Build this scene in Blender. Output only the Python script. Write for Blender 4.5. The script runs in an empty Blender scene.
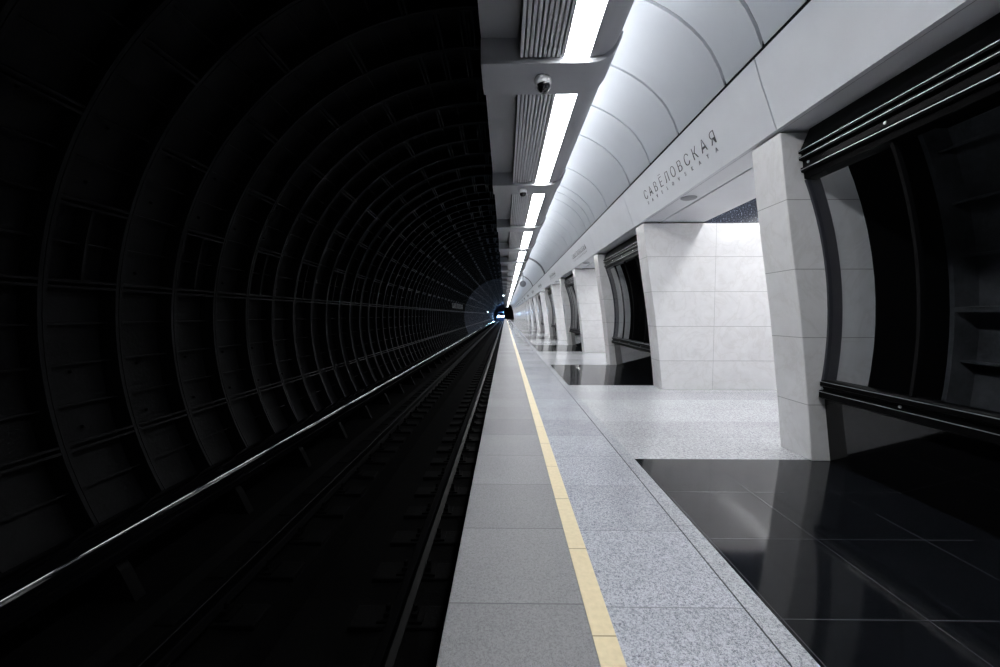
import bpy, math, random
from mathutils import Vector, Matrix
random.seed(7)
C = bpy.context.scene.collection
SC = bpy.context.scene
PI = math.pi
EYE = 1.25                      # camera height above the platform; geometry below is written relative to the eye
P = 6.5                         # portal period along the platform
NP = 18                         # portals built
YEND = 120.0

# ------------------------------------------------------------------ camera
cam = bpy.data.cameras.new('camera')
cam.sensor_width = 36.0
cam.lens = 36.0 * 396.0 / 1000.0
cam.clip_start = 0.02
cam.clip_end = 600
camo = bpy.data.objects.new('camera', cam)
C.objects.link(camo)
camo.location = (0, 0, EYE)
camo.rotation_euler = (math.radians(90 - 2.7036), 0, math.radians(0.7659))
SC.camera = camo

# ------------------------------------------------------------------ world, exposure
w = bpy.data.worlds.new('world')
SC.world = w
w.use_nodes = True
w.node_tree.nodes['Background'].inputs[0].default_value = (0.05, 0.06, 0.08, 1)
w.node_tree.nodes['Background'].inputs[1].default_value = 0.0
SC.view_settings.view_transform = 'Standard'
SC.view_settings.look = 'None'
SC.view_settings.gamma = 1.0
SC.view_settings.use_curve_mapping = False
SC.view_settings.exposure = 0.0
SC.cycles.use_denoising = True
SC.cycles.max_bounces = 10
SC.cycles.diffuse_bounces = 5
SC.cycles.glossy_bounces = 5
SC.cycles.transparent_max_bounces = 12

STRIP = 29.0                    # radiance of the ceiling panels
COVE = 11.5                     # cove tubes on top of the canopy edge
PASS = 34.0                     # tubes in the passages
COOL = (0.90, 0.95, 1.0)

# ------------------------------------------------------------------ materials
def mat(name, col=(.5, .5, .5), rough=.5, metal=0.0, spec=.5):
    m = bpy.data.materials.new(name)
    m.use_nodes = True
    b = m.node_tree.nodes['Principled BSDF']
    b.inputs['Base Color'].default_value = (*col, 1)
    b.inputs['Roughness'].default_value = rough
    b.inputs['Metallic'].default_value = metal
    b.inputs['Specular IOR Level'].default_value = spec
    return m

def emis(name, col, s):
    m = bpy.data.materials.new(name)
    m.use_nodes = True
    nt = m.node_tree
    nt.nodes.remove(nt.nodes['Principled BSDF'])
    e = nt.nodes.new('ShaderNodeEmission')
    e.inputs[0].default_value = (*col, 1)
    e.inputs[1].default_value = s
    nt.links.new(e.outputs[0], nt.nodes['Material Output'].inputs[0])
    return m

class NT:
    """small helper for node chains"""
    def __init__(s, m):
        s.nt = m.node_tree
        s.b = s.nt.nodes['Principled BSDF']
    def n(s, t, **kw):
        o = s.nt.nodes.new(t)
        for k, v in kw.items():
            setattr(o, k, v)
        return o
    def l(s, a, b):
        s.nt.links.new(a, b)
    def math(s, op, a, b=None, c=None):
        o = s.n('ShaderNodeMath', operation=op)
        for i, v in enumerate((a, b, c)):
            if v is None: continue
            if isinstance(v, (int, float)): o.inputs[i].default_value = v
            else: s.l(v, o.inputs[i])
        return o.outputs[0]
    def noise(s, vec, scale, detail=2, rough=.5, dist=0):
        o = s.n('ShaderNodeTexNoise')
        o.inputs['Scale'].default_value = scale
        o.inputs['Detail'].default_value = detail
        o.inputs['Roughness'].default_value = rough
        o.inputs['Distortion'].default_value = dist
        s.l(vec, o.inputs['Vector'])
        return o.outputs[0]
    def ramp(s, fac, stops):
        o = s.n('ShaderNodeValToRGB')
        e = o.color_ramp.elements
        while len(e) < len(stops): e.new(.5)
        for q, (p, c) in zip(e, stops):
            q.position = p
            q.color = (*c, 1) if isinstance(c, tuple) else (c, c, c, 1)
        s.l(fac, o.inputs[0])
        return o.outputs[0]
    def mix(s, fac, a, b, mode='MIX'):
        o = s.n('ShaderNodeMix', data_type='RGBA', blend_type=mode)
        if isinstance(fac, (int, float)): o.inputs[0].default_value = fac
        else: s.l(fac, o.inputs[0])
        for i, v in ((6, a), (7, b)):
            if isinstance(v, tuple): o.inputs[i].default_value = (*v, 1)
            else: s.l(v, o.inputs[i])
        return o.outputs[2]
    def coords(s):
        t = s.n('ShaderNodeTexCoord')
        x = s.n('ShaderNodeSeparateXYZ')
        s.l(t.outputs['Object'], x.inputs[0])
        return t.outputs['Object'], x.outputs
    def seam(s, v, off, pitch, width):
        """1 on a joint line of a regular grid, else 0"""
        a = s.math('SUBTRACT', v, off)
        a = s.math('DIVIDE', a, pitch)
        a = s.math('ADD', a, .5)
        a = s.math('FRACT', a)
        a = s.math('SUBTRACT', a, .5)
        a = s.math('ABSOLUTE', a)
        return s.math('LESS_THAN', a, width / 2 / pitch)

def granite(name, lo, hi, rough, seams, seamcol, spec=.5, scale=170, cell=None):
    m = mat(name, hi, rough, 0, spec)
    t = NT(m)
    v, x = t.coords()
    n1 = t.noise(v, scale, 3, .75)
    n2 = t.noise(v, scale * .35, 2, .6)
    f = t.math('ADD', t.math('MULTIPLY', n1, .7), t.math('MULTIPLY', n2, .3))
    c = t.ramp(f, [(.40, lo), (.50, tuple((a * .35 + b * .65) for a, b in zip(lo, hi))), (.60, hi)])
    big = t.noise(v, .9, 3, .6)
    c = t.mix(1.0, c, t.ramp(big, [(.3, .88), (.7, 1.06)]), 'MULTIPLY')
    if cell:
        ax, off, p = cell
        fl = t.math('FLOOR', t.math('DIVIDE', t.math('SUBTRACT', x[ax], off), p))
        wn = t.n('ShaderNodeTexWhiteNoise', noise_dimensions='1D')
        t.l(fl, wn.inputs['W'])
        c = t.mix(1.0, c, t.ramp(wn.outputs[0], [(0, .90), (1, 1.06)]), 'MULTIPLY')
    for ax, off, p, wd in seams:
        c = t.mix(t.seam(x[ax], off, p, wd), c, seamcol)
    t.l(c, t.b.inputs['Base Color'])
    rr = t.math('ADD', t.math('MULTIPLY', big, .10), rough - .05)
    t.l(rr, t.b.inputs['Roughness'])
    return m

M = {}
M['edge_granite'] = granite('flamed_grey_granite', (.17, .17, .18), (.34, .34, .355), .50, [(1, 1.66, .605, .006)], (.13, .13, .14), .3, 260, (1, 1.66, .605))
M['granite'] = granite('polished_light_granite', (.20, .215, .25), (.72, .74, .80), .11, [(1, 1.645, .603, .005)], (.28, .29, .31), .5, 230, (1, 1.645, .603))
M['border_granite'] = granite('border_granite', (.20, .215, .24), (.66, .68, .72), .22, [(1, 1.1, 1.206, .005)], (.2, .2, .22), .4, 230)
M['pass_granite'] = granite('passage_granite', (.30, .31, .33), (.74, .75, .78), .12, [(1, 3.40, .605, .005), (0, 1.12, .605, .004)], (.40, .41, .43), .5, 110, (1, 3.4, .605))
M['black_granite'] = granite('polished_black_granite', (.002, .0023, .003), (.008, .009, .0115), .08, [(1, 1.619, .588, .004), (0, 1.735, .595, .004)], (.06, .063, .07), .45, 90)

# warning strip of buff tiles
M['yellow'] = mat('buff_yellow_tile', (.80, .67, .40), .45)
t = NT(M['yellow']); v, x = t.coords()
c = t.ramp(t.noise(v, 40, 3), [(.3, (.76, .64, .39)), (.7, (.85, .72, .46))])
c = t.mix(t.seam(x[1], 1.49, .577, .007), c, (.42, .32, .17))
t.l(c, t.b.inputs['Base Color'])

# white marble, horizontal courses
def marble(name, base, vein, rough, vertical=None):
    m = mat(name, base, rough)
    t = NT(m); v, x = t.coords()
    oi = t.n('ShaderNodeObjectInfo')
    ad = t.n('ShaderNodeVectorMath', operation='ADD')
    t.l(v, ad.inputs[0])
    cmb = t.n('ShaderNodeCombineXYZ')
    r = t.math('MULTIPLY', oi.outputs['Random'], 37.0)
    t.l(r, cmb.inputs[0]); t.l(r, cmb.inputs[2])
    t.l(cmb.outputs[0], ad.inputs[1])
    row = t.math('FLOOR', t.math('DIVIDE', t.math('SUBTRACT', x[2], -.765), .573))
    c2 = t.n('ShaderNodeCombineXYZ')
    t.l(t.math('MULTIPLY', row, 5.3), c2.inputs[0]); t.l(t.math('MULTIPLY', row, 2.1), c2.inputs[1])
    ad2 = t.n('ShaderNodeVectorMath', operation='ADD')
    t.l(ad.outputs[0], ad2.inputs[0]); t.l(c2.outputs[0], ad2.inputs[1])
    vv = ad2.outputs[0]
    n = t.noise(vv, 1.6, 6, .62, 1.6)
    ridge = t.math('ABSOLUTE', t.math('SUBTRACT', n, .5))
    c = t.ramp(ridge, [(0, vein), (.035, tuple(a * .75 + b * .25 for a, b in zip(base, vein))), (.16, base)])
    n2 = t.noise(vv, 5, 4, .6, .5)
    c = t.mix(1.0, c, t.ramp(n2, [(.3, .93), (.7, 1.02)]), 'MULTIPLY')
    c = t.mix(t.seam(x[2], -.765, .573, .006), c, tuple(a * .45 for a in base))
    if vertical:
        c = t.mix(t.seam(x[0], vertical[0], vertical[1], .005), c, tuple(a * .5 for a in base))
    t.l(c, t.b.inputs['Base Color'])
    return m
M['marble'] = marble('white_marble', (.78, .78, .80), (.69, .69, .71), .22)
M['marble_wall'] = marble('white_marble_wall', (.80, .80, .81), (.735, .73, .73), .16, (3.455, 2.0))

# dark granite with bright flecks above the passage walls
M['starry'] = mat('dark_blue_granite', (.03, .035, .05), .2)
t = NT(M['starry']); v, x = t.coords()
c = t.ramp(t.noise(v, 45, 2, .7), [(.45, (.012, .014, .022)), (.60, (.05, .06, .09)), (.70, (.35, .4, .5))])
t.l(c, t.b.inputs['Base Color'])

def panel(name, col, rough, metal=0.0, var=.05):
    m = mat(name, col, rough, metal)
    t = NT(m); v, x = t.coords()
    k = t.noise(v, 1.3, 3, .6)
    c = t.mix(1.0, col, t.ramp(k, [(.3, 1 - var), (.7, 1 + var)]), 'MULTIPLY')
    t.l(c, t.b.inputs['Base Color'])
    t.l(t.math('ADD', t.math('MULTIPLY', k, .12), rough - .06), t.b.inputs['Roughness'])
    return m
M['frieze'] = panel('white_frieze_metal', (.70, .72, .76), .38)
M['soffit'] = panel('white_soffit_metal', (.66, .67, .70), .4)
M['vault'] = panel('vault_panel_metal', (.70, .72, .76), .36, 0, .03)
M['vault_gap'] = mat('vault_joint', (.30, .31, .34), .6)
M['canopy'] = panel('grey_canopy_metal', (.35, .36, .385), .42, .15)
M['canopy_dark'] = mat('canopy_shadow_metal', (.03, .032, .036), .6)
M['grille'] = panel('grille_aluminium', (.58, .59, .62), .38, .2)
M['band'] = mat('dark_band', (.10, .105, .12), .5)
M['seam'] = mat('dark_joint', (.012, .012, .014), .6)
M['black_metal'] = mat('black_enamel', (.002, .002, .0023), .32, 0, .04)
M['black_gloss'] = mat('black_gloss_panel', (.003, .003, .0034), .07, 0, .35)
M['black_matt'] = mat('black_backing', (.003, .003, .0035), .8, 0, .1)
M['bead'] = mat('polished_bead', (.50, .51, .53), .38, .8)
M['frame_grey'] = mat('anodised_edge_frame', (.05, .052, .065), .35, .3)
M['rail_steel'] = mat('rail_steel', (.0012, .0012, .0014), .4, 0, .03)
M['letter'] = mat('dark_letter_metal', (.035, .037, .045), .4, .2)
M['letter_grey'] = mat('grey_letter_metal', (.15, .155, .18), .4, .2)
M['letter_white'] = mat('pale_letter_paint', (.20, .205, .21), .6)
M['white_plastic'] = mat('white_plastic', (.72, .73, .76), .35)
M['dome'] = mat('smoked_dome', (.004, .004, .005), .08)
M['grey_plastic'] = mat('grey_plastic', (.26, .27, .29), .5)
M['bracket'] = mat('sooty_bracket', (.0015, .0015, .0016), .6, 0, .03)

def sooty(name, lo, hi, rough, spec):
    m = mat(name, hi, rough, 0, spec)
    t = NT(m); v, x = t.coords()
    c = t.ramp(t.noise(v, 3.0, 6, .7), [(.3, lo), (.72, hi)])
    t.l(c, t.b.inputs['Base Color'])
    bp = t.n('ShaderNodeBump')
    bp.inputs['Strength'].default_value = .5
    bp.inputs['Distance'].default_value = .01
    t.l(t.noise(v, 25, 4, .6), bp.inputs['Height'])
    t.l(bp.outputs[0], t.b.inputs['Normal'])
    return m
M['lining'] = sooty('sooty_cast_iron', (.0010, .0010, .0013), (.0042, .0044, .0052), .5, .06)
M['lining_far'] = sooty('glow_tinted_cast_iron', (.012, .015, .022), (.085, .10, .14), .5, .3)  # headlight glow on the far lining is put into this paler, bluish colour
M['lining_glass'] = sooty('case_lit_cast_iron', (.03, .033, .037), (.11, .115, .125), .55, .3)  # light falling behind the glass is put into this paler iron colour
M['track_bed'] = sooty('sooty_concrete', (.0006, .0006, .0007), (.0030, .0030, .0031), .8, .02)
M['bulkhead'] = mat('blue_glow_bulkhead', (.14, .17, .22), .7)  # blue glow around the train is put into the end wall's colour
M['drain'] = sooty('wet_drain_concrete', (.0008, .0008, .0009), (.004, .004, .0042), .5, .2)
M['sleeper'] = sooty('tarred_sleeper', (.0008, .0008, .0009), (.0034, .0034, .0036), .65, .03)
M['cover'] = mat('grey_cover_fibreglass', (.002, .002, .0024), .05, 0, 1.0)

M['strip'] = emis('lit_diffuser', (.97, .985, 1.0), STRIP)
M['cove'] = emis('cove_tube', COOL, COVE)
M['pass_lamp'] = emis('passage_tube', (.98, .985, 1.0), PASS)
M['hall_lamp'] = emis('hall_tube', (.98, .985, 1.0), 75)
M['added_case_lamp'] = emis('case_fill', COOL, 2.2)
M['head'] = emis('headlight', (.66, .88, 1.0), 20)
M['lamp_white'] = emis('small_lamp', (.75, .88, 1.0), 12)
M['signal_blue'] = emis('signal_lens', (.25, .6, 1.0), 8)

# showcase glass: clear sheet with fresnel mirror reflection
g = bpy.data.materials.new('showcase_glass')
g.use_nodes = True
nt = g.node_tree
nt.nodes.remove(nt.nodes['Principled BSDF'])
tr = nt.nodes.new('ShaderNodeBsdfTransparent'); tr.inputs[0].default_value = (.95, .96, .97, 1)
gl = nt.nodes.new('ShaderNodeBsdfGlossy'); gl.inputs['Roughness'].default_value = .02
fr = nt.nodes.new('ShaderNodeFresnel'); fr.inputs[0].default_value = 1.45
mx = nt.nodes.new('ShaderNodeMixShader')
ge = nt.nodes.new('ShaderNodeNewGeometry'); fm = nt.nodes.new('ShaderNodeMath'); fm.operation = 'MULTIPLY'
iv = nt.nodes.new('ShaderNodeMath'); iv.operation = 'SUBTRACT'; iv.inputs[0].default_value = 1.0
nt.links.new(ge.outputs['Backfacing'], iv.inputs[1]); nt.links.new(fr.outputs[0], fm.inputs[0]); nt.links.new(iv.outputs[0], fm.inputs[1])
nt.links.new(fm.outputs[0], mx.inputs[0]); nt.links.new(tr.outputs[0], mx.inputs[1]); nt.links.new(gl.outputs[0], mx.inputs[2])
nt.links.new(mx.outputs[0], nt.nodes['Material Output'].inputs[0])
M['glass'] = g

# ------------------------------------------------------------------ mesh helpers
class MB:
    def __init__(s): s.v = []; s.f = []
    def box(s, x0, x1, y0, y1, z0, z1):
        b = len(s.v)
        s.v += [(x0,y0,z0),(x1,y0,z0),(x1,y1,z0),(x0,y1,z0),(x0,y0,z1),(x1,y0,z1),(x1,y1,z1),(x0,y1,z1)]
        s.f += [tuple(b+i for i in q) for q in ((0,3,2,1),(4,5,6,7),(0,1,5,4),(1,2,6,5),(2,3,7,6),(3,0,4,7))]
        return s
    def prism(s, poly, y0, y1):
        """closed XZ outline swept along Y"""
        b = len(s.v); n = len(poly)
        s.v += [(x, y0, z) for x, z in poly] + [(x, y1, z) for x, z in poly]
        s.f.append(tuple(range(b, b+n)))
        s.f.append(tuple(range(b+2*n-1, b+n-1, -1)))
        for i in range(n):
            j = (i+1) % n
            s.f.append((b+j, b+i, b+n+i, b+n+j))
        return s
    def shell(s, line, th, y0, y1):
        """open XZ line given a thickness (towards its left-hand normal), swept along Y"""
        out = []
        for i, (x, z) in enumerate(line):
            a = line[max(0, i-1)]; c = line[min(len(line)-1, i+1)]
            dx, dz = c[0]-a[0], c[1]-a[1]
            L = math.hypot(dx, dz)
            out.append((x - dz/L*th, z + dx/L*th))
        b = len(s.v); n = len(line)
        for y in (y0, y1):
            s.v += [(x, y, z) for x, z in line] + [(x, y, z) for x, z in out]
        o = 2*n
        for i in range(n-1):
            s.f += [(b+i, b+i+1, b+o+i+1, b+o+i), (b+n+i, b+o+n+i, b+o+n+i+1, b+n+i+1),
                    (b+i, b+n+i, b+n+i+1, b+i+1), (b+o+i, b+o+i+1, b+o+n+i+1, b+o+n+i)]
        s.f += [(b, b+o, b+o+n, b+n), (b+n-1, b+2*n-1, b+o+2*n-1, b+o+n-1)]
        return s
    def lathe(s, prof, center=(0,0,0), axis='z', n=20):
        b = len(s.v)
        for r, h in prof:
            for i in range(n):
                a = 2*PI*i/n
                p = (r*math.cos(a), r*math.sin(a), h)
                if axis == 'x': p = (h, p[0], p[1])
                if axis == 'y': p = (p[0], h, p[1])
                s.v.append(tuple(p[k]+center[k] for k in range(3)))
        for k in range(len(prof)-1):
            for i in range(n):
                j = (i+1) % n
                s.f.append((b+k*n+i, b+k*n+j, b+(k+1)*n+j, b+(k+1)*n+i))
        s.f.append(tuple(b+i for i in range(n-1, -1, -1)))
        s.f.append(tuple(b+(len(prof)-1)*n+i for i in range(n)))
        return s
    def mesh(s, name):
        me = bpy.data.meshes.new(name)
        me.from_pydata(s.v, [], s.f)
        import bmesh
        bm = bmesh.new(); bm.from_mesh(me)
        bmesh.ops.recalc_face_normals(bm, faces=bm.faces)
        bm.to_mesh(me); bm.free()
        return me
    def build(s, name, m, parent=None, smooth=None, bevel=0):
        me = s.mesh(name)
        me.materials.append(m)
        o = bpy.data.objects.new(name, me)
        C.objects.link(o)
        if parent: o.parent = parent
        if smooth:
            for p in me.polygons: p.use_smooth = True
            try: me.set_sharp_from_angle(angle=math.radians(smooth))
            except Exception: pass
        if bevel:
            bv = o.modifiers.new('bevel', 'BEVEL'); bv.width = bevel; bv.segments = 2; bv.limit_method = 'ANGLE'
        return o

def tag(o, label=None, cat=None, group=None, kind=None):
    if label: o['label'] = label
    if cat: o['category'] = cat
    if group: o['group'] = group
    if kind: o['kind'] = kind
    return o
def empty(name, loc=(0, 0, 0)):
    o = bpy.data.objects.new(name, None)
    o.empty_display_size = .1
    C.objects.link(o); o.location = loc
    return o
KIDS = {}
def copy_tree(o, loc=None, parent=None):
    c = o.copy(); C.objects.link(c)
    if parent: c.parent = parent
    if loc is not None: c.location = loc
    for ch in list(o.children): copy_tree(ch, None, c)
    return c
ORD = ['first', 'second', 'third', 'fourth', 'fifth', 'sixth', 'seventh', 'eighth', 'ninth', 'tenth', 'eleventh', 'twelfth',
       'thirteenth', 'fourteenth', 'fifteenth', 'sixteenth', 'seventeenth', 'eighteenth', 'nineteenth', 'twentieth']
def place_series(proto, n, k0, step, label_of, group=None):
    """copies of proto along the platform, each with its own label"""
    for i in range(n):
        o = proto if i == 0 else copy_tree(proto)
        o.location = (proto.location[0], (k0 + i) * step, proto.location[2])
        o['label'] = label_of(k0 + i)
        if group: o['group'] = group
    return

def glyphs(text, size, pitch, thin=0.0, depth=.004):
    """lettering as one mesh builder in its own XY plane, one character per pitch, centred"""
    vs, fs = [], []
    n = len(text)
    for i, ch in enumerate(text):
        if ch == ' ': continue
        cu = bpy.data.curves.new('glyph', 'FONT')
        cu.body = ch; cu.size = size; cu.align_x = 'CENTER'; cu.offset = -thin; cu.extrude = depth; cu.resolution_u = 3
        ob = bpy.data.objects.new('glyph', cu)
        C.objects.link(ob)
        dg = bpy.context.evaluated_depsgraph_get()
        me = ob.evaluated_get(dg).to_mesh()
        b = len(vs)
        dx = (i - (n - 1) / 2) * pitch
        vs += [(q.co.x + dx, q.co.y, q.co.z) for q in me.vertices]
        fs += [tuple(b + k for k in p.vertices) for p in me.polygons]
        ob.evaluated_get(dg).to_mesh_clear()
        bpy.data.objects.remove(ob); bpy.data.curves.remove(cu)
    mb = MB(); mb.v = vs; mb.f = fs
    return mb

# ------------------------------------------------------------------ FLOOR (structure)
FL = -1.25
def struct(o, label, cat):
    return tag(o, label, cat, kind='structure')
struct(MB().box(-.246, .341, -3, YEND, FL-.12, FL).build('floor_edge', M['edge_granite'], bevel=.004), 'matt grey granite strip along the platform edge', 'floor')
tag(MB().box(.341, .433, -3, YEND, FL-.12, FL+.001).build('warning_strip', M['yellow']), 'pale yellow tile warning line running along the platform', 'warning line')
struct(MB().box(.433, 1.016, -3, YEND, FL-.12, FL).build('floor', M['granite']), 'polished speckled granite strip right of the yellow line', 'floor')
struct(MB().box(1.016, 1.024, -3, YEND, FL-.12, FL-.003).build('floor_joint', M['seam']), 'thin dark joint line along the granite floor', 'floor joint')
struct(MB().box(1.024, 1.122, -3, YEND, FL-.12, FL).build('floor_border', M['border_granite']), 'narrow granite border beside the black floor panels', 'floor')
J0, J1, J2, J3 = 3.365, 3.749, 6.600, 6.984       # jamb edges of one portal (passage between J1 and J2)
fp = MB().box(1.122, 7.0, 3.40, 7.004, FL-.12, FL).build('floor_passage', M['pass_granite'])
struct(fp, '', 'floor')
place_series(fp, NP+1, -1, P, lambda k: 'polished pale granite passage floor of the %s portal' % (ORD[k] if k >= 0 else 'hidden rear'))
fb = MB().box(1.122, 2.80, 7.004, 9.90, FL-.12, FL).build('floor_black', M['black_granite'])
struct(fb, '', 'floor')
place_series(fb, NP+1, -1, P, lambda k: 'shiny black granite floor panel, the %s from the camera' % ORD[k+1])
# platform edge wall and nosing
struct(MB().box(-.20, -.02, -3, YEND, -2.6, FL-.12).build('wall_platform', M['track_bed']), 'sooty wall under the platform edge', 'wall')
struct(MB().box(-.02, 7.0, -3, YEND, FL-.3, FL-.121).build('floor_slab', M['track_bed']), 'concrete slab under the platform', 'floor')

# ------------------------------------------------------------------ TUNNEL LINING (structure)
TC = (-.36, -.17); TR = 4.06; PITCH = .75; DEP = .20
def arc_pts(r, a0, a1, n):
    return [(TC[0] + r*math.cos(a0 + (a1-a0)*i/n), TC[1] + r*math.sin(a0 + (a1-a0)*i/n)) for i in range(n+1)]
def arc_plate(mb, a0, a1, n, r0, r1, y0, y1):
    b = len(mb.v)
    for r in (r0, r1):
        for (x, z) in arc_pts(r, a0, a1, n):
            mb.v += [(x, y0, z), (x, y1, z)]
    m = 2*(n+1)
    for i in range(n):
        k = b + 2*i
        mb.f += [(k, k+1, k+3, k+2), (k, k+2, k+m+2, k+m), (k+1, k+m+1, k+m+3, k+3)]
def radial_plate(mb, a, th, r0, r1, y0, y1):
    ca, sa = math.cos(a), math.sin(a)
    px, pz = -sa*th/2, ca*th/2
    pts = []
    for r in (r0, r1):
        for sgn in (-1, 1):
            for y in (y0, y1):
                pts.append((TC[0]+ca*r+px*sgn, y, TC[1]+sa*r+pz*sgn))
    b = len(mb.v); mb.v += pts
    # idx: r(0/4) sgn(0/2) y(0/1)
    mb.f += [(b, b+1, b+3, b+2), (b, b+4, b+5, b+1), (b+2, b+3, b+7, b+6), (b, b+2, b+6, b+4), (b+1, b+5, b+7, b+3)]
D = math.radians
def ring_unit(a0, a1, nrings=4, side='left'):
    mb = MB()
    nseg = max(8, int((a1-a0)/D(3)))
    for q in range(nrings):
        y0 = q*PITCH; y1 = y0 + PITCH
        # skin
        b = len(mb.v)
        pts = arc_pts(TR+DEP, a0, a1, nseg)
        for (x, z) in pts: mb.v += [(x, y0, z), (x, y1, z)]
        for i in range(nseg):
            k = b+2*i; mb.f.append((k, k+2, k+3, k+1))
        # flanges of the ring, one each side of the joint
        arc_plate(mb, a0, a1, nseg, TR, TR+DEP, y0+.004, y0+.040)
        arc_plate(mb, a0, a1, nseg, TR, TR+DEP, y1-.040, y1-.004)
        if side == 'left':
            odd = q % 2
            joints = [173.2, 196.2, 219.2]            # same line in every ring
            up = [149.8 if odd else 161.7, 126.5 if odd else 138, 103 if odd else 114.5, (80 if odd else 91.5)]
            key = (88.0, 83.5) if q % 4 < 2 else (98.0, 93.0)
            joints += up + [key[0]]
            joints.append(key[1])
            joints.append(58)
            for a in joints:
                for s_ in (-1, 1):
                    radial_plate(mb, D(a)+s_*.0075, .026, TR+.002, TR+DEP, y0+.04, y1-.04)
            js = sorted(joints)
            for j0, j1 in zip(js, js[1:]):
                span = j1 - j0
                if span < 9: continue
                k = 4 if span > 20 else (3 if span > 14 else 2)
                for i in range(1, k):
                    a = j0 + span*i/k
                    radial_plate(mb, D(a), .018, TR+.085, TR+DEP, y0+.04, y1-.04)
            # short middle web in the segment just above the level line
            if not odd:
                arc_plate(mb, D(162.2), D(172.8), 5, TR+.03, TR+DEP, y0+PITCH/2-.014, y0+PITCH/2+.014)
            # bolts on the level flange
            for a in (150, 158, 170, 185, 193, 209, 217):
                radial_plate(mb, D(a+.8), .03, TR+DEP-.04, TR+DEP, y0+PITCH*.5-.016, y0+PITCH*.5+.016)
        else:
            for a in range(-30, 46, 6):
                big = (a % 24 == 0)
                radial_plate(mb, D(a+3), .04 if big else .02, TR+(.0 if big else .07), TR+DEP, y0+.04, y1-.04)
    return mb
def lining(name, y0, units, material, a0, a1, side, label):
    o = ring_unit(a0, a1, 4, side).build(name, material)
    o.location = (0, y0, 0)
    ar = o.modifiers.new('array', 'ARRAY'); ar.count = units
    ar.use_relative_offset = False; ar.use_constant_offset = True; ar.constant_offset_displace = (0, 4*PITCH, 0)
    return struct(o, label, 'wall')
Y0R = 3.72 - .75*8
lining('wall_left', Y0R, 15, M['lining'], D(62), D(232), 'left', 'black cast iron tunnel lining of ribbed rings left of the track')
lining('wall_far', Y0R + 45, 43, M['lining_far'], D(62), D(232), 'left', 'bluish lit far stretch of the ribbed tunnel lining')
# tunnel end behind the train
struct(MB().box(-5, 3, 171.5, 171.8, -4, 4.2).build('wall_end', M['bulkhead']), 'bluish end of the tunnel beyond the train', 'wall')

# ------------------------------------------------------------------ TRACK
RH = -2.35
struct(MB().prism([(-4.2, -2.10), (-3.75, -2.45), (-3.0, -2.47), (-2.93, -2.56), (-2.05, -2.60), (-1.98, -2.84), (-1.38, -2.84), (-1.31, -2.60), (-.2, -2.56), (-.2, -3.2), (-4.2, -3.2)], -3, 171).build('floor_track', M['track_bed']),
       'sooty concrete track bed with a central drain trough', 'floor')
def rail_profile(x):
    p = [(-.075, -.18), (.075, -.18), (.075, -.165), (.02, -.145), (.010, -.13), (.010, -.05), (.036, -.035), (.036, -.006), (.028, 0), (-.028, 0), (-.036, -.006), (-.036, -.035), (-.010, -.05), (-.010, -.13), (-.02, -.145), (-.075, -.165)]
    return [(x+a, RH+b) for a, b in p]
for x, lab in ((-.875, 'dark steel running rail nearest the platform'), (-2.485, 'dark steel running rail on the far side of the drain')):
    tag(MB().prism(rail_profile(x), -3, 170).build('running_rail', M['rail_steel'], smooth=30), lab, 'rail', 'running rails')
def make_sleeper(x):
    r = empty('rail_sleeper', (x, 0, 0))
    MB().box(-.42, .42, -.125, .125, RH-.36, RH-.20).build('block', M['sleeper'], r, bevel=.012)
    MB().box(-.19, .19, -.09, .09, RH-.20, RH-.181).build('tie_plate', M['bracket'], r)
    for sx in (-1, 1):
        mb = MB().box(sx*.115-.025, sx*.115+.025, -.05, .05, RH-.182, RH-.145)
        mb.lathe([(.02, RH-.145), (.02, RH-.10), (.012, RH-.095)], (sx*.115, 0, 0), 'z', 8)
        mb.build('clip_bolt', M['bracket'], r)
    return r
NSL = 120
for x, side in ((-.875, 'under the rail nearest the platform'), (-2.485, 'under the rail on the wall side of the drain')):
    pr = make_sleeper(x)
    tag(pr, 'sooty half sleeper with bolted plate ' + side, 'sleeper', 'half sleepers ' + side)
    for i in range(NSL):
        o = pr if i == 0 else copy_tree(pr)
        o.location = (x, .83 + .6*i, 0)
mb = MB()
for x in (-.875, -2.485):
    for i in range(NSL, 275): mb.box(x-.42, x+.42, .705+.6*i, .955+.6*i, RH-.36, RH-.20)
tag(mb.build('distant_sleepers', M['sleeper']), 'far run of tiny dark sleepers towards the train', 'sleepers', None, 'stuff')
# contact rail with its rounded cover against the wall
cr = empty('contact_rail', (-3.38, 0, RH))
def kid(o, par):
    o.parent = par; o.matrix_parent_inverse = Matrix.Translation(-Vector(par.location)); return o
hood = [(-3.55, -2.05), (-3.555, -1.90), (-3.53, -1.868), (-3.49, -1.860), (-3.345, -1.860), (-3.305, -1.868), (-3.272, -1.890), (-3.252, -1.925), (-3.245, -1.97), (-3.245, -2.10)]
hood = [(x, z + .042) for x, z in hood]
cov = kid(MB().shell(hood, .012, -3, 168).build('cover', M['cover'], smooth=40), cr)
cov['label'] = 'glossy grey rounded cover'
kid(MB().prism([(-3.44, -2.16), (-3.36, -2.16), (-3.36, -2.06), (-3.44, -2.06)], -3, 168).build('conductor', M['rail_steel']), cr)
for i in range(80):
    y = -1.2 + 1.5*i
    kid(MB().prism([(-3.62, -2.46), (-3.16, -2.50), (-3.30, -2.20), (-3.40, -2.06), (-3.56, -1.92)], y-.05, y+.05).build('support_bracket', M['bracket']), cr)
tag(cr, 'covered third rail shining along the foot of the left tunnel wall', 'third rail')
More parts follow.
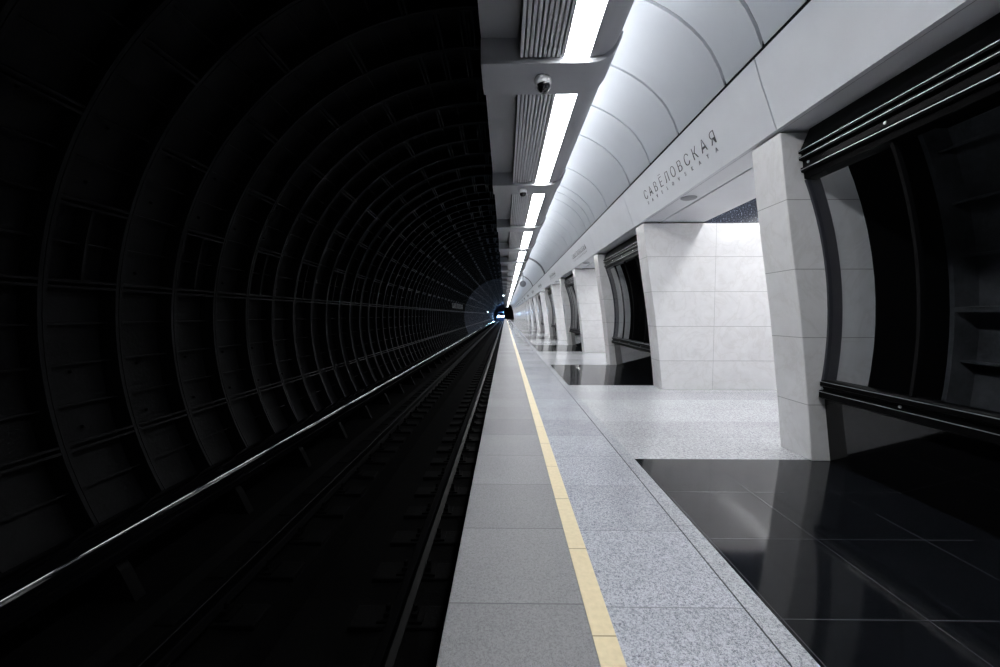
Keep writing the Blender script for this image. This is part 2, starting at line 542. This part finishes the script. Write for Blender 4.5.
# lettering on the far tunnel wall
rt = glyphs('САВЁЛОВСКАЯ', .62, .72, .006, .03)
o = rt.build('wall_lettering', M['letter_white'])
a = D(180-13.5)
o.location = (TC[0]+TR*math.cos(a)+.02, 35.9, TC[1]+TR*math.sin(a)-.23)
o.rotation_euler = (PI/2, 0, PI/2)
tag(o, 'pale station name letters on the dark wall across the track', 'sign')

# ------------------------------------------------------------------ PILLARS, PASSAGES (structure)
front = [(2.620, FL), (2.590, -.95), (2.556, -.65), (2.515, -.30), (2.478, -.0), (2.425, .35), (2.372, .69), (2.318, 1.05), (2.262, 1.50)]
sol = front + [(5.9, 1.50), (5.9, FL)]
def jamb(y0, y1): return MB().prism(sol, y0, y1)
pa = struct(jamb(J0, J1).build('pillar', M['marble_wall'], bevel=.008), '', 'pillar')
pb = struct(jamb(J2, J3).build('pillar', M['marble_wall'], bevel=.008), '', 'pillar')
place_series(pa, NP+1, -1, P, lambda k: 'leaning white marble pillar on the near side of the %s passage' % (ORD[k] if k >= 0 else 'hidden rear'))
place_series(pb, NP+1, -1, P, lambda k: 'leaning white marble pillar and bright wall on the far side of the %s passage' % (ORD[k] if k >= 0 else 'hidden rear'))
# black sheets closing the showcase sides, top and back
for nm, y0, y1 in (('showcase_side', J3, J3+.012), ('showcase_side', J0+P-.012, J0+P)):
    s_ = struct(MB().prism([(-.58 + .385 + math.sqrt(3.3**2 - (z_ + .10)**2), z_) for z_ in [FL + 2.74*q/14 for q in range(15)]] + [(4.2, FL+2.74), (4.2, FL)], y0, y1).build(nm, M['black_matt']), '', 'wall')
    place_series(s_, NP+1, -1, P, lambda k, e=('near' if y0 == J3 else 'far'): 'black sheet at the %s end inside the %s showcase' % (e, ORD[k+1]))
s_ = struct(MB().box(2.52, 4.3, J3, J0+P, 1.50, 1.56).build('showcase_top', M['black_matt']), '', 'ceiling')
place_series(s_, NP+1, -1, P, lambda k: 'black sheet over the %s showcase' % ORD[k+1])
PITCH = (J0 + P - J3 - .03) / 4
s_ = ring_unit(D(-28), D(31), 4, 'right').build('wall_right', M['lining_glass'])
s_.location = (0, J3 + .015, 0)
struct(s_, '', 'wall')
for i in range(NP+1):
    o = s_ if i == 0 else copy_tree(s_)
    o.location = (0, (i-1)*P + J3 + .015, 0)
    o['label'] = 'dark ribbed tunnel lining behind the glass of the %s showcase' % ORD[i]
# passage ceilings and the raised dark band behind them
pc = struct(MB().box(2.567, 3.265, J1-.1, J2+.1, 1.522, 1.60).build('ceiling_passage', M['soffit']), '', 'ceiling')
place_series(pc, NP+1, -1, P, lambda k: 'white metal ceiling panel over the %s passage mouth' % ORD[k+1])
su = MB().box(3.265, 5.9, J2, J3, 1.50, 2.5).build('wall_upper', M['starry'])
struct(su, '', 'wall'); place_series(su, NP+1, -1, P, lambda k: 'dark flecked granite band above the %s passage wall, far side' % ORD[k+1])
su = MB().box(3.265, 5.9, J0, J1, 1.50, 2.5).build('wall_upper', M['starry'])
struct(su, '', 'wall'); place_series(su, NP+1, -1, P, lambda k: 'dark flecked granite band above the %s passage wall, near side' % ORD[k+1])
struct(MB().box(3.265, 7.2, -3, YEND, 2.3, 2.4).build('ceiling_hall', M['soffit']), 'white ceiling over the hall behind the pillars', 'ceiling')
struct(MB().box(3.20, 3.265, -3, YEND, 1.60, 2.3).build('wall_bulkhead', M['soffit']), 'white bulkhead above the passage mouths', 'wall')
struct(MB().box(7.0, 7.2, -3, YEND, FL-.1, 2.3).build('wall_hall', M['marble']), 'white marble wall on the far side of the hall', 'wall')
# lamps in the passages
pl = empty('passage_lamp', (0, 0, 0))
MB().box(3.262, 3.56, J1+.15, J2-.15, 2.02, 2.08).build('housing', M['grey_plastic'], pl)
MB().box(3.47, 3.55, J1+.18, J2-.18, 2.0, 2.02).build('tube', M['pass_lamp'], pl)
tag(pl, '', 'lamp')
place_series(pl, NP+1, -1, P, lambda k: 'white tube lamp hidden above the %s passage ceiling edge' % ORD[k+1], 'passage lamps near the ceiling step')
pl = empty('passage_lamp', (0, 0, 0))
MB().box(5.05, 5.15, J1+.15, J2-.15, 1.80, 1.86).build('housing', M['grey_plastic'], pl)
for yy in (J1+.5, J2-.5):
    MB().box(5.09, 5.11, yy-.01, yy+.01, 1.86, 2.30).build('hanger', M['grey_plastic'], pl)
MB().box(5.06, 5.14, J1+.18, J2-.18, 1.78, 1.80).build('tube', M['hall_lamp'], pl)
tag(pl, '', 'lamp')
place_series(pl, NP+1, -1, P, lambda k: 'white tube lamp on the hall side of the %s passage' % ORD[k+1], 'passage lamps on the hall side')

# ------------------------------------------------------------------ FRIEZE, SOFFITS (structure)
fz = [(2.034, 2.090), (2.050, 2.035), (2.072, 1.965), (2.100, 1.880), (2.140, 1.775), (2.232, 1.520)]
def frieze(y0, y1): return MB().shell(fz, .03, y0+.006, y1-.006)
f1 = struct(frieze(J0, J3).build('trim_frieze', M['frieze'], smooth=40), '', 'frieze')
place_series(f1, NP+1, -1, P, lambda k: 'white metal frieze panel over the %s passage' % (ORD[k] if k >= 0 else 'hidden rear'))
f2 = struct(frieze(J3, J0+P).build('trim_frieze', M['frieze'], smooth=40), '', 'frieze')
place_series(f2, NP+1, -1, P, lambda k: 'blank white metal frieze panel over the %s showcase' % ORD[k+1])
struct(MB().shell([(x+.045, z) for x, z in fz], .01, -3, YEND).build('trim_backing', M['vault_gap']), 'grey backing behind the frieze joints', 'frieze')
struct(MB().box(2.105, 2.13, -3, YEND, 2.05, 2.24).build('trim_gap', M['black_matt']), 'dark shadow gap between frieze and vault', 'frieze')
o1 = struct(MB().box(2.236, 2.545, J0, J3, 1.522, 1.56).build('trim_soffit', M['soffit']), '', 'soffit')
place_series(o1, NP+1, -1, P, lambda k: 'white soffit strip under the frieze at the %s passage' % ORD[k+1])
o2 = struct(MB().box(2.236, 2.490, J3, J0+P, 1.522, 1.56).build('trim_soffit', M['soffit']), '', 'soffit')
place_series(o2, NP+1, -1, P, lambda k: 'grey soffit strip under the frieze at the %s showcase' % ORD[k+1])
struct(MB().box(2.52, 2.60, -3, YEND, 1.545, 1.64).build('trim_joint', M['black_matt']), 'black joint between soffit and passage ceiling', 'soffit')

# station name on the frieze over each passage
def on_frieze(mb, t_, name, m, par, y):
    o = mb.build(name, m, par)
    X = 2.03 + .2*t_; Z = 2.1 - .58*t_
    up = Vector((-.326, 0, .945)); rt = Vector((0, -1, 0)); nn = rt.cross(up)
    R = Matrix((rt, up, nn)).transposed().to_4x4()
    o.matrix_local = Matrix.Translation(Vector((X, y, Z)) + nn*.004) @ R
    return o
sg = empty('station_name', (0, 0, 0))
YC = 5.145
WORD = 'САВЁЛОВСКАЯ'
for i, ch in enumerate(WORD):
    on_frieze(glyphs(ch, .190, 0, .0037, .003), .602, 'letter', M['letter'], sg, YC - (i - 5)*.193)
on_frieze(glyphs('SAVELOVSKAYA', .066, .176, .0004, .002), .735, 'latin_line', M['letter_grey'], sg, YC)
tag(sg, '', 'sign')
place_series(sg, 14, 0, P, lambda k: 'dark metal station name letters on the frieze over the %s passage' % ORD[k], 'station names along the frieze')
# round speaker in the soffit
sp = empty('ceiling_speaker', (0, 0, 0))
MB().lathe([(.10, 1.522), (.10, 1.512), (.088, 1.506)], (2.385, 5.26, 0), 'z', 28).build('ring', M['grey_plastic'], sp, 40)
MB().lathe([(.084, 1.512), (.080, 1.503), (.05, 1.500)], (2.385, 5.26, 0), 'z', 28).build('mesh_cover', M['grey_plastic'], sp, 40)
tag(sp, '', 'speaker')
place_series(sp, 10, 0, P, lambda k: 'round grey speaker flush in the soffit of the %s passage' % ORD[k], 'soffit speakers')

# ------------------------------------------------------------------ SHOWCASES
GC = (-.58, -.10); GR = 3.30
def gp(z, off=0.0): return (GC[0] + math.sqrt((GR+off)**2 - (z-GC[1])**2), z)
def gline(z0, z1, n, off=0.0): return [gp(z0 + (z1-z0)*i/n, off) for i in range(n+1)]
N0, N1 = J3, J0 + P            # niche along Y
sc = empty('window_1', (0, 0, 0))
npan = 4; gap = .012
wd = (N1-N0)/npan
for i in range(npan):
    MB().shell(gline(1.15, -.62, 16), .010, N0+i*wd+gap, N0+(i+1)*wd-gap).build('glass_pane', M['glass'], sc, 40)
for i in range(1, npan):
    MB().shell(gline(1.15, -.60, 16, .0), .030, N0+i*wd-gap+.001, N0+i*wd+gap-.001).build('joint_seal', M['black_matt'], sc, 40)
for y0, y1 in ((N0, N0+.02), (N1-.02, N1)):
    MB().shell(gline(1.15, -.62, 16, .095), -.11, y0, y1).build('edge_frame', M['frame_grey'], sc, 40)
# top moulding: recess board, stepped black rails with bright beads
tm = MB()
tm.prism([(2.495, 1.525), (2.425, 1.350), (2.410, 1.345), (2.412, 1.322), (2.436, 1.318), (2.438, 1.296), (2.416, 1.292), (2.418, 1.268), (2.450, 1.260), (2.452, 1.212), (2.434, 1.206), (2.440, 1.172), (2.462, 1.166), (2.468, 1.120), (2.56, 1.110), (2.60, 1.525)], N0+.002, N1-.006)
top = tm.build('top_rail', M['black_metal'], sc)
for (x, z) in ((2.410, 1.337), (2.416, 1.283), (2.435, 1.190)):
    MB().box(x-.004, x+.003, N0+.002, N1-.006, z-.002, z+.002).build('bead', M['bead'], top)
bm_ = MB()
bm_.prism([(2.69, -.545), (2.665, -.550), (2.640, -.560), (2.640, -.590), (2.665, -.600), (2.665, -.622), (2.635, -.632), (2.635, -.690), (2.665, -.705), (2.76, -.72), (2.76, -.545)], N0-.01, N1-.03)
bot = bm_.build('bottom_rail', M['black_metal'], sc)
MB().box(2.62, 2.66, N0+.1, N1-.1, 1.36, 1.40).build('added_case_lamp', M['added_case_lamp'], sc)  # unseen glowing strip added to brighten the lining behind the glass
for (x, z) in ((2.638, -.556), (2.633, -.640)):
    MB().box(x-.004, x+.003, N0+.03, N1-.03, z-.002, z+.002).build('bead', M['bead'], bot)
for yy in (N1-.07, N1-.72, N1-1.44, N1-2.16, N0+.07):
    MB().lathe([(.010, -.008), (.010, .0), (.006, .004)], (2.630, yy, -.612), 'x', 10).build('bolt', M['bead'], bot)
    MB().lathe([(.010, -.008), (.010, .0), (.006, .004)], (2.450, yy, 1.236), 'x', 10).build('bolt', M['bead'], top)
bs = MB().prism([(2.776, FL), (2.706, -.70), (2.80, -.70), (2.95, FL)], N0, N1).build('base_panel', M['black_gloss'], sc)
struct(sc, '', 'window')
names = {}
def place_windows():
    for i in range(NP+1):
        o = sc if i == 0 else copy_tree(sc)
        o.location = (0, (i-1)*P, 0)
        o['label'] = 'curved black glass showcase between marble pillars, the %s from the camera' % ORD[i]
        o.name = 'window_%d' % (i+1)
place_windows()

# ------------------------------------------------------------------ VAULT (structure)
va = [(2.098, 2.190), (2.040, 2.345), (1.955, 2.50), (1.876, 2.605), (1.776, 2.705), (1.66, 2.80), (1.53, 2.885), (1.40, 2.955), (1.248, 3.02), (1.05, 3.085), (.85, 3.135), (.60, 3.17), (.3, 3.19), (-.19, 3.19)]
seams = [J0, J0+.55, J0+1.58, J0+2.52, J0+3.45, J0+4.93, J0+6.02]
dy = seams + [J0+P]
vp = MB()
for s0, s1 in zip(dy, dy[1:]):
    vp.shell(va, -.03, s0+.019, s1-.019)
vo = struct(vp.build('ceiling_vault', M['vault'], smooth=40), '', 'ceiling')
skip = (2, 4)
place_series(vo, NP+1, -1, P, lambda k: 'curved white metal vault panels above the %s portal' % (ORD[k] if k >= 0 else 'hidden rear'))
struct(MB().shell([(x+.02, z+.022) for x, z in va], -.02, -3, YEND).build('ceiling_backing', M['vault_gap'], smooth=40), 'grey backing behind the vault joints', 'ceiling')

# ------------------------------------------------------------------ CANOPY over the platform edge
B0, BW, BP = 3.55, .49, 3.25
struct(MB().box(-.213, .76, -3, YEND, 2.40, 2.44).build('ceiling_canopy', M['canopy']), 'grey metal underside of the canopy above the platform edge', 'ceiling')
struct(MB().box(-.213, -.19, -3, YEND, 2.44, 3.80).build('wall_light_block', M['canopy_dark']), 'unseen dark upstand added to keep cove light off the tunnel', 'wall')  # added out of view, blocks cove light so the left tunnel stays dark
cvl = [(.728, 2.232), (.80, 2.238), (.86, 2.256), (.91, 2.290), (.95, 2.335), (.978, 2.385), (.99, 2.44)]
struct(MB().shell(cvl, .02, -3, YEND).build('trim_canopy', M['canopy'], smooth=40), 'curved grey metal lip along the canopy edge', 'trim')
struct(MB().box(-.19, .95, -3, YEND, 2.62, 2.64).build('ceiling_cap', M['canopy_dark']), 'closed top of the canopy', 'ceiling')
bl = [(-.216, 2.180), (.60, 2.180), (.72, 2.182), (.80, 2.192), (.87, 2.215), (.93, 2.262), (.975, 2.325), (1.005, 2.39), (1.02, 2.445)]
bpoly = bl + [(1.005, 2.452), (.985, 2.40), (.955, 2.345), (.92, 2.30), (.87, 2.268), (.80, 2.245), (.74, 2.24), (.72, 2.399), (-.216, 2.399)]
be = struct(MB().prism(bpoly, B0, B0+BW).build('ceiling_beam', M['canopy'], smooth=30, bevel=.004), '', 'beam')
NB = 36
place_series(be, NB+1, -1, BP, lambda k: 'grey metal cross beam of the canopy, the %s' % ((ORD[k] + ' counted from the camera') if 0 <= k < 14 else ('one behind the camera' if k < 0 else 'one among the tightly packed distant beams')), 'canopy cross beams')
G0, G1 = B0 + BW, B0 + BP
# ceiling light panels
cl = empty('ceiling_light', (0, 0, 0))
MB().box(.516, .724, G0+.002, G1-.002, 2.232, 2.245).build('diffuser', M['strip'], cl)
MB().box(.516, .724, G0+.002, G1-.002, 2.246, 2.30).build('housing', M['grille'], cl)
tag(cl, '', 'light')
def bay(k):
    if k < 0: return 'in the bay before the first cross beam' if k == -1 else 'in the bay above the camera'
    if k < 13: return 'between the %s and %s cross beams' % (ORD[k], ORD[k+1])
    return 'in the far bays where the beams crowd together'
place_series(cl, NB+1, -2, BP, lambda k: 'long glowing white ceiling panel ' + bay(k), 'ceiling light panels')
# slatted grilles
gr = empty('ceiling_grille', (0, 0, 0))
MB().box(.120, .515, G0+.002, G1-.002, 2.30, 2.398).build('tray', M['canopy_dark'], gr)
nf = 10
for i in range(nf):
    x = .122 + (.391)*(i+.5)/nf
    MB().box(x-.0125, x+.0125, G0+.012, G1-.012, 2.225, 2.30).build('fin', M['grille'], gr)
tag(gr, '', 'grille')
place_series(gr, NB+1, -2, BP, lambda k: 'grey slatted ceiling grille ' + bay(k), 'ceiling grilles')
# cove tubes on top of the lip, washing the vault
cv = empty('cove_light', (0, 0, 0))
hb = MB(); hb.prism([(.80, 2.64), (.93, 2.64), (.80, 2.74)], G0, G1+.4); hb.build('housing', M['canopy_dark'], cv)
hb = MB(); hb.prism([(.935, 2.65), (.945, 2.66), (.83, 2.752), (.82, 2.742)], G0, G1+.4); hb.build('tube', M['cove'], cv)
tag(cv, '', 'light')
place_series(cv, NB+1, -2, BP, lambda k: 'hidden cove lamp above the canopy lip ' + bay(k), 'cove lamps')
# dome cameras under the first two beams
cc = empty('security_camera', (.345, B0+.22, 2.18))
MB().lathe([(.070, 0), (.076, -.010), (.078, -.050), (.070, -.064), (.05, -.068)], (0, 0, 0), 'z', 28).build('housing', M['white_plastic'], cc, 40)
tilt = Matrix.Translation((.004, -.004, -.062)) @ Matrix.Rotation(D(14), 4, 'Z') @ Matrix.Rotation(-D(38), 4, 'X')
ball = MB().lathe([(.062*math.sin(D(q)) if q < 180 else .001, -.062*math.cos(D(q))) for q in (2, 15, 30, 45, 60, 75, 90, 110, 130)], (0, 0, 0), 'z', 28).build('lens_ball', M['dome'], cc, 60)
ball.matrix_local = tilt
rim = MB()
n = 24
for i in range(n+1):
    a = -D(60) + D(240)*i/n
    for (r, h) in ((.063, .020), (.069, .018), (.069, -.022), (.065, -.030), (.062, -.028), (.063, -.018)):
        rim.v.append((r*math.cos(a), r*math.sin(a), h))
for i in range(n):
    for q in range(6):
        q2 = (q+1) % 6
        rim.f.append((i*6+q, i*6+q2, (i+1)*6+q2, (i+1)*6+q))
rim.f += [tuple(range(6)), tuple(n*6+q for q in range(5, -1, -1))]
rim.build('visor', M['white_plastic'], cc, 40).matrix_local = tilt
tag(cc, 'small white dome security camera under the first cross beam', 'camera', 'dome security cameras')
c2 = copy_tree(cc, (.30, B0+.22+BP, 2.18))
c2['label'] = 'small white dome security camera under the second cross beam'

# ------------------------------------------------------------------ FAR END
struct(MB().box(-.25, 4.4, YEND, YEND+.3, FL-.3, 3.7).build('wall_back', M['black_matt']), 'dark end wall where the platform stops', 'wall')
# rounded grey unit hanging beside the canopy lip, far down the platform
hu = empty('hanging_unit', (1.28, 29.0, 2.25))
MB().lathe([(.02, -.12), (.17, -.10), (.23, -.04), (.23, .04), (.17, .10), (.02, .12)], (0, 0, 0), 'y', 24).build('housing', M['grey_plastic'], hu, 40)
MB().box(-.03, .03, -.03, .03, .21, .80).build('hanger', M['grey_plastic'], hu)
tag(hu, 'rounded grey unit hanging under the white vault beyond the canopy lip', 'monitor')
# dark transverse strips laid just under the vault panels
for y, lab in ((21.2, 'nearer'), (30.5, 'farther')):
    struct(MB().shell([(x-.012, z-.014) for x, z in va[:9]], -.012, y-.28, y+.28).build('trim_band', M['band'], smooth=40), 'dark transverse band across the white vault, the %s of two' % lab, 'trim')
# small lamps
l1 = empty('canopy_lamp', (-.19, 41.5, 2.05))
MB().lathe([(.02, .12), (.10, .10), (.12, 0), (.10, -.02)], (0, 0, 0), 'z', 14).build('shade', M['grey_plastic'], l1)
MB().lathe([(.085, -.02), (.07, -.07), (.02, -.09)], (0, 0, 0), 'z', 14).build('bulb', M['lamp_white'], l1)
MB().box(-.015, .015, -.015, .015, .1, .36).build('stem', M['grey_plastic'], l1)
tag(l1, 'small pale lamp hanging at the dark edge of the canopy', 'lamp')
l2 = empty('tunnel_lamp', (-4.14, 92.0, .62))
MB().lathe([(.16, 0), (.14, .10), (.02, .14)], (0, 0, 0), 'x', 14).build('globe', M['lamp_white'], l2)
MB().box(-.22, .0, -.12, .12, -.12, .12).build('base', M['bracket'], l2)
tag(l2, 'small white lamp on the tunnel wall left of the train', 'lamp')
for x, y, z, k in ((-3.05, 146.0, -.9, 'on a post low left of the train'), (-.75, 148.0, .9, 'over the track right of the train')):
    sl = empty('signal_light', (x, y, z))
    MB().box(-.16, .16, 0, .18, -.30, .30).build('case', M['bracket'], sl)
    for q in (-.13, .13): MB().lathe([(.10, 0), (.09, -.05), (.03, -.07)], (0, 0, q), 'y', 14).build('lens', M['signal_blue'], sl)
    MB().box(-.03, .03, .03, .09, -2.0 if x < -2 else .30, -.30 if x < -2 else 3.0).build('post', M['bracket'], sl)
    tag(sl, 'tiny blue signal lamp ' + k, 'signal')
    pd = bpy.data.lights.new('added_blue_fill', 'POINT'); pd.energy = 500; pd.color = (.25, .5, 1.0); pd.shadow_soft_size = .2  # point light added to brighten the tunnel around the train in blue
    po = bpy.data.objects.new('added_blue_fill', pd); C.objects.link(po); po.parent = sl; po.location = (0, -.5, 0)
# the train
tr_ = empty('metro_train', (-1.68, 150, RH))
def tb(o): o.parent = tr_; return o
prof = [(-1.30, .35), (1.30, .35), (1.36, 1.2), (1.34, 2.6), (1.15, 3.35), (.6, 3.62), (-.6, 3.62), (-1.15, 3.35), (-1.34, 2.6), (-1.36, 1.2)]
tb(MB().prism(prof, 0, 19).build('body', mat('train_paint', (.05, .08, .16), .3)))
tb(MB().prism([(-1.15, 1.95), (1.15, 1.95), (1.05, 3.1), (-1.05, 3.1)], -.03, .02).build('windscreen', M['dome']))
for sx in (-1, 1):
    tb(MB().prism([(sx*.78+.46*math.copysign(abs(math.cos(D(q)))**.6, math.cos(D(q))), 1.80+.34*math.copysign(abs(math.sin(D(q)))**.6, math.sin(D(q)))) for q in range(0, 360, 15)], -.08, .02).build('headlight', M['head']))
for sx in (-1, 1):
    for yy in (2.5, 4.6, 14.4, 16.5):
        tb(MB().lathe([(.40, -.06), (.40, .06)], (sx*.80, yy, .40), 'x', 20).build('wheel', M['rail_steel']))
tag(tr_, 'oncoming metro train with blazing blue white headlights deep in the tunnel', 'train')
for sx in (-1, 1):
    ld = bpy.data.lights.new('headlight_beam', 'SPOT')
    ld.energy = 500; ld.color = (.35, .62, 1.0); ld.spot_size = D(70); ld.spot_blend = .6; ld.shadow_soft_size = .25
    lo = bpy.data.objects.new('headlight_beam', ld); C.objects.link(lo)
    lo.parent = tr_; lo.location = (sx*.78, -.2, 1.72); lo.rotation_euler = (PI/2, 0, PI)

# ------------------------------------------------------------------ lift everything from eye level to platform level
for o in list(C.objects):
    if o.parent is None and o.type != 'CAMERA':
        o.location.z += EYE
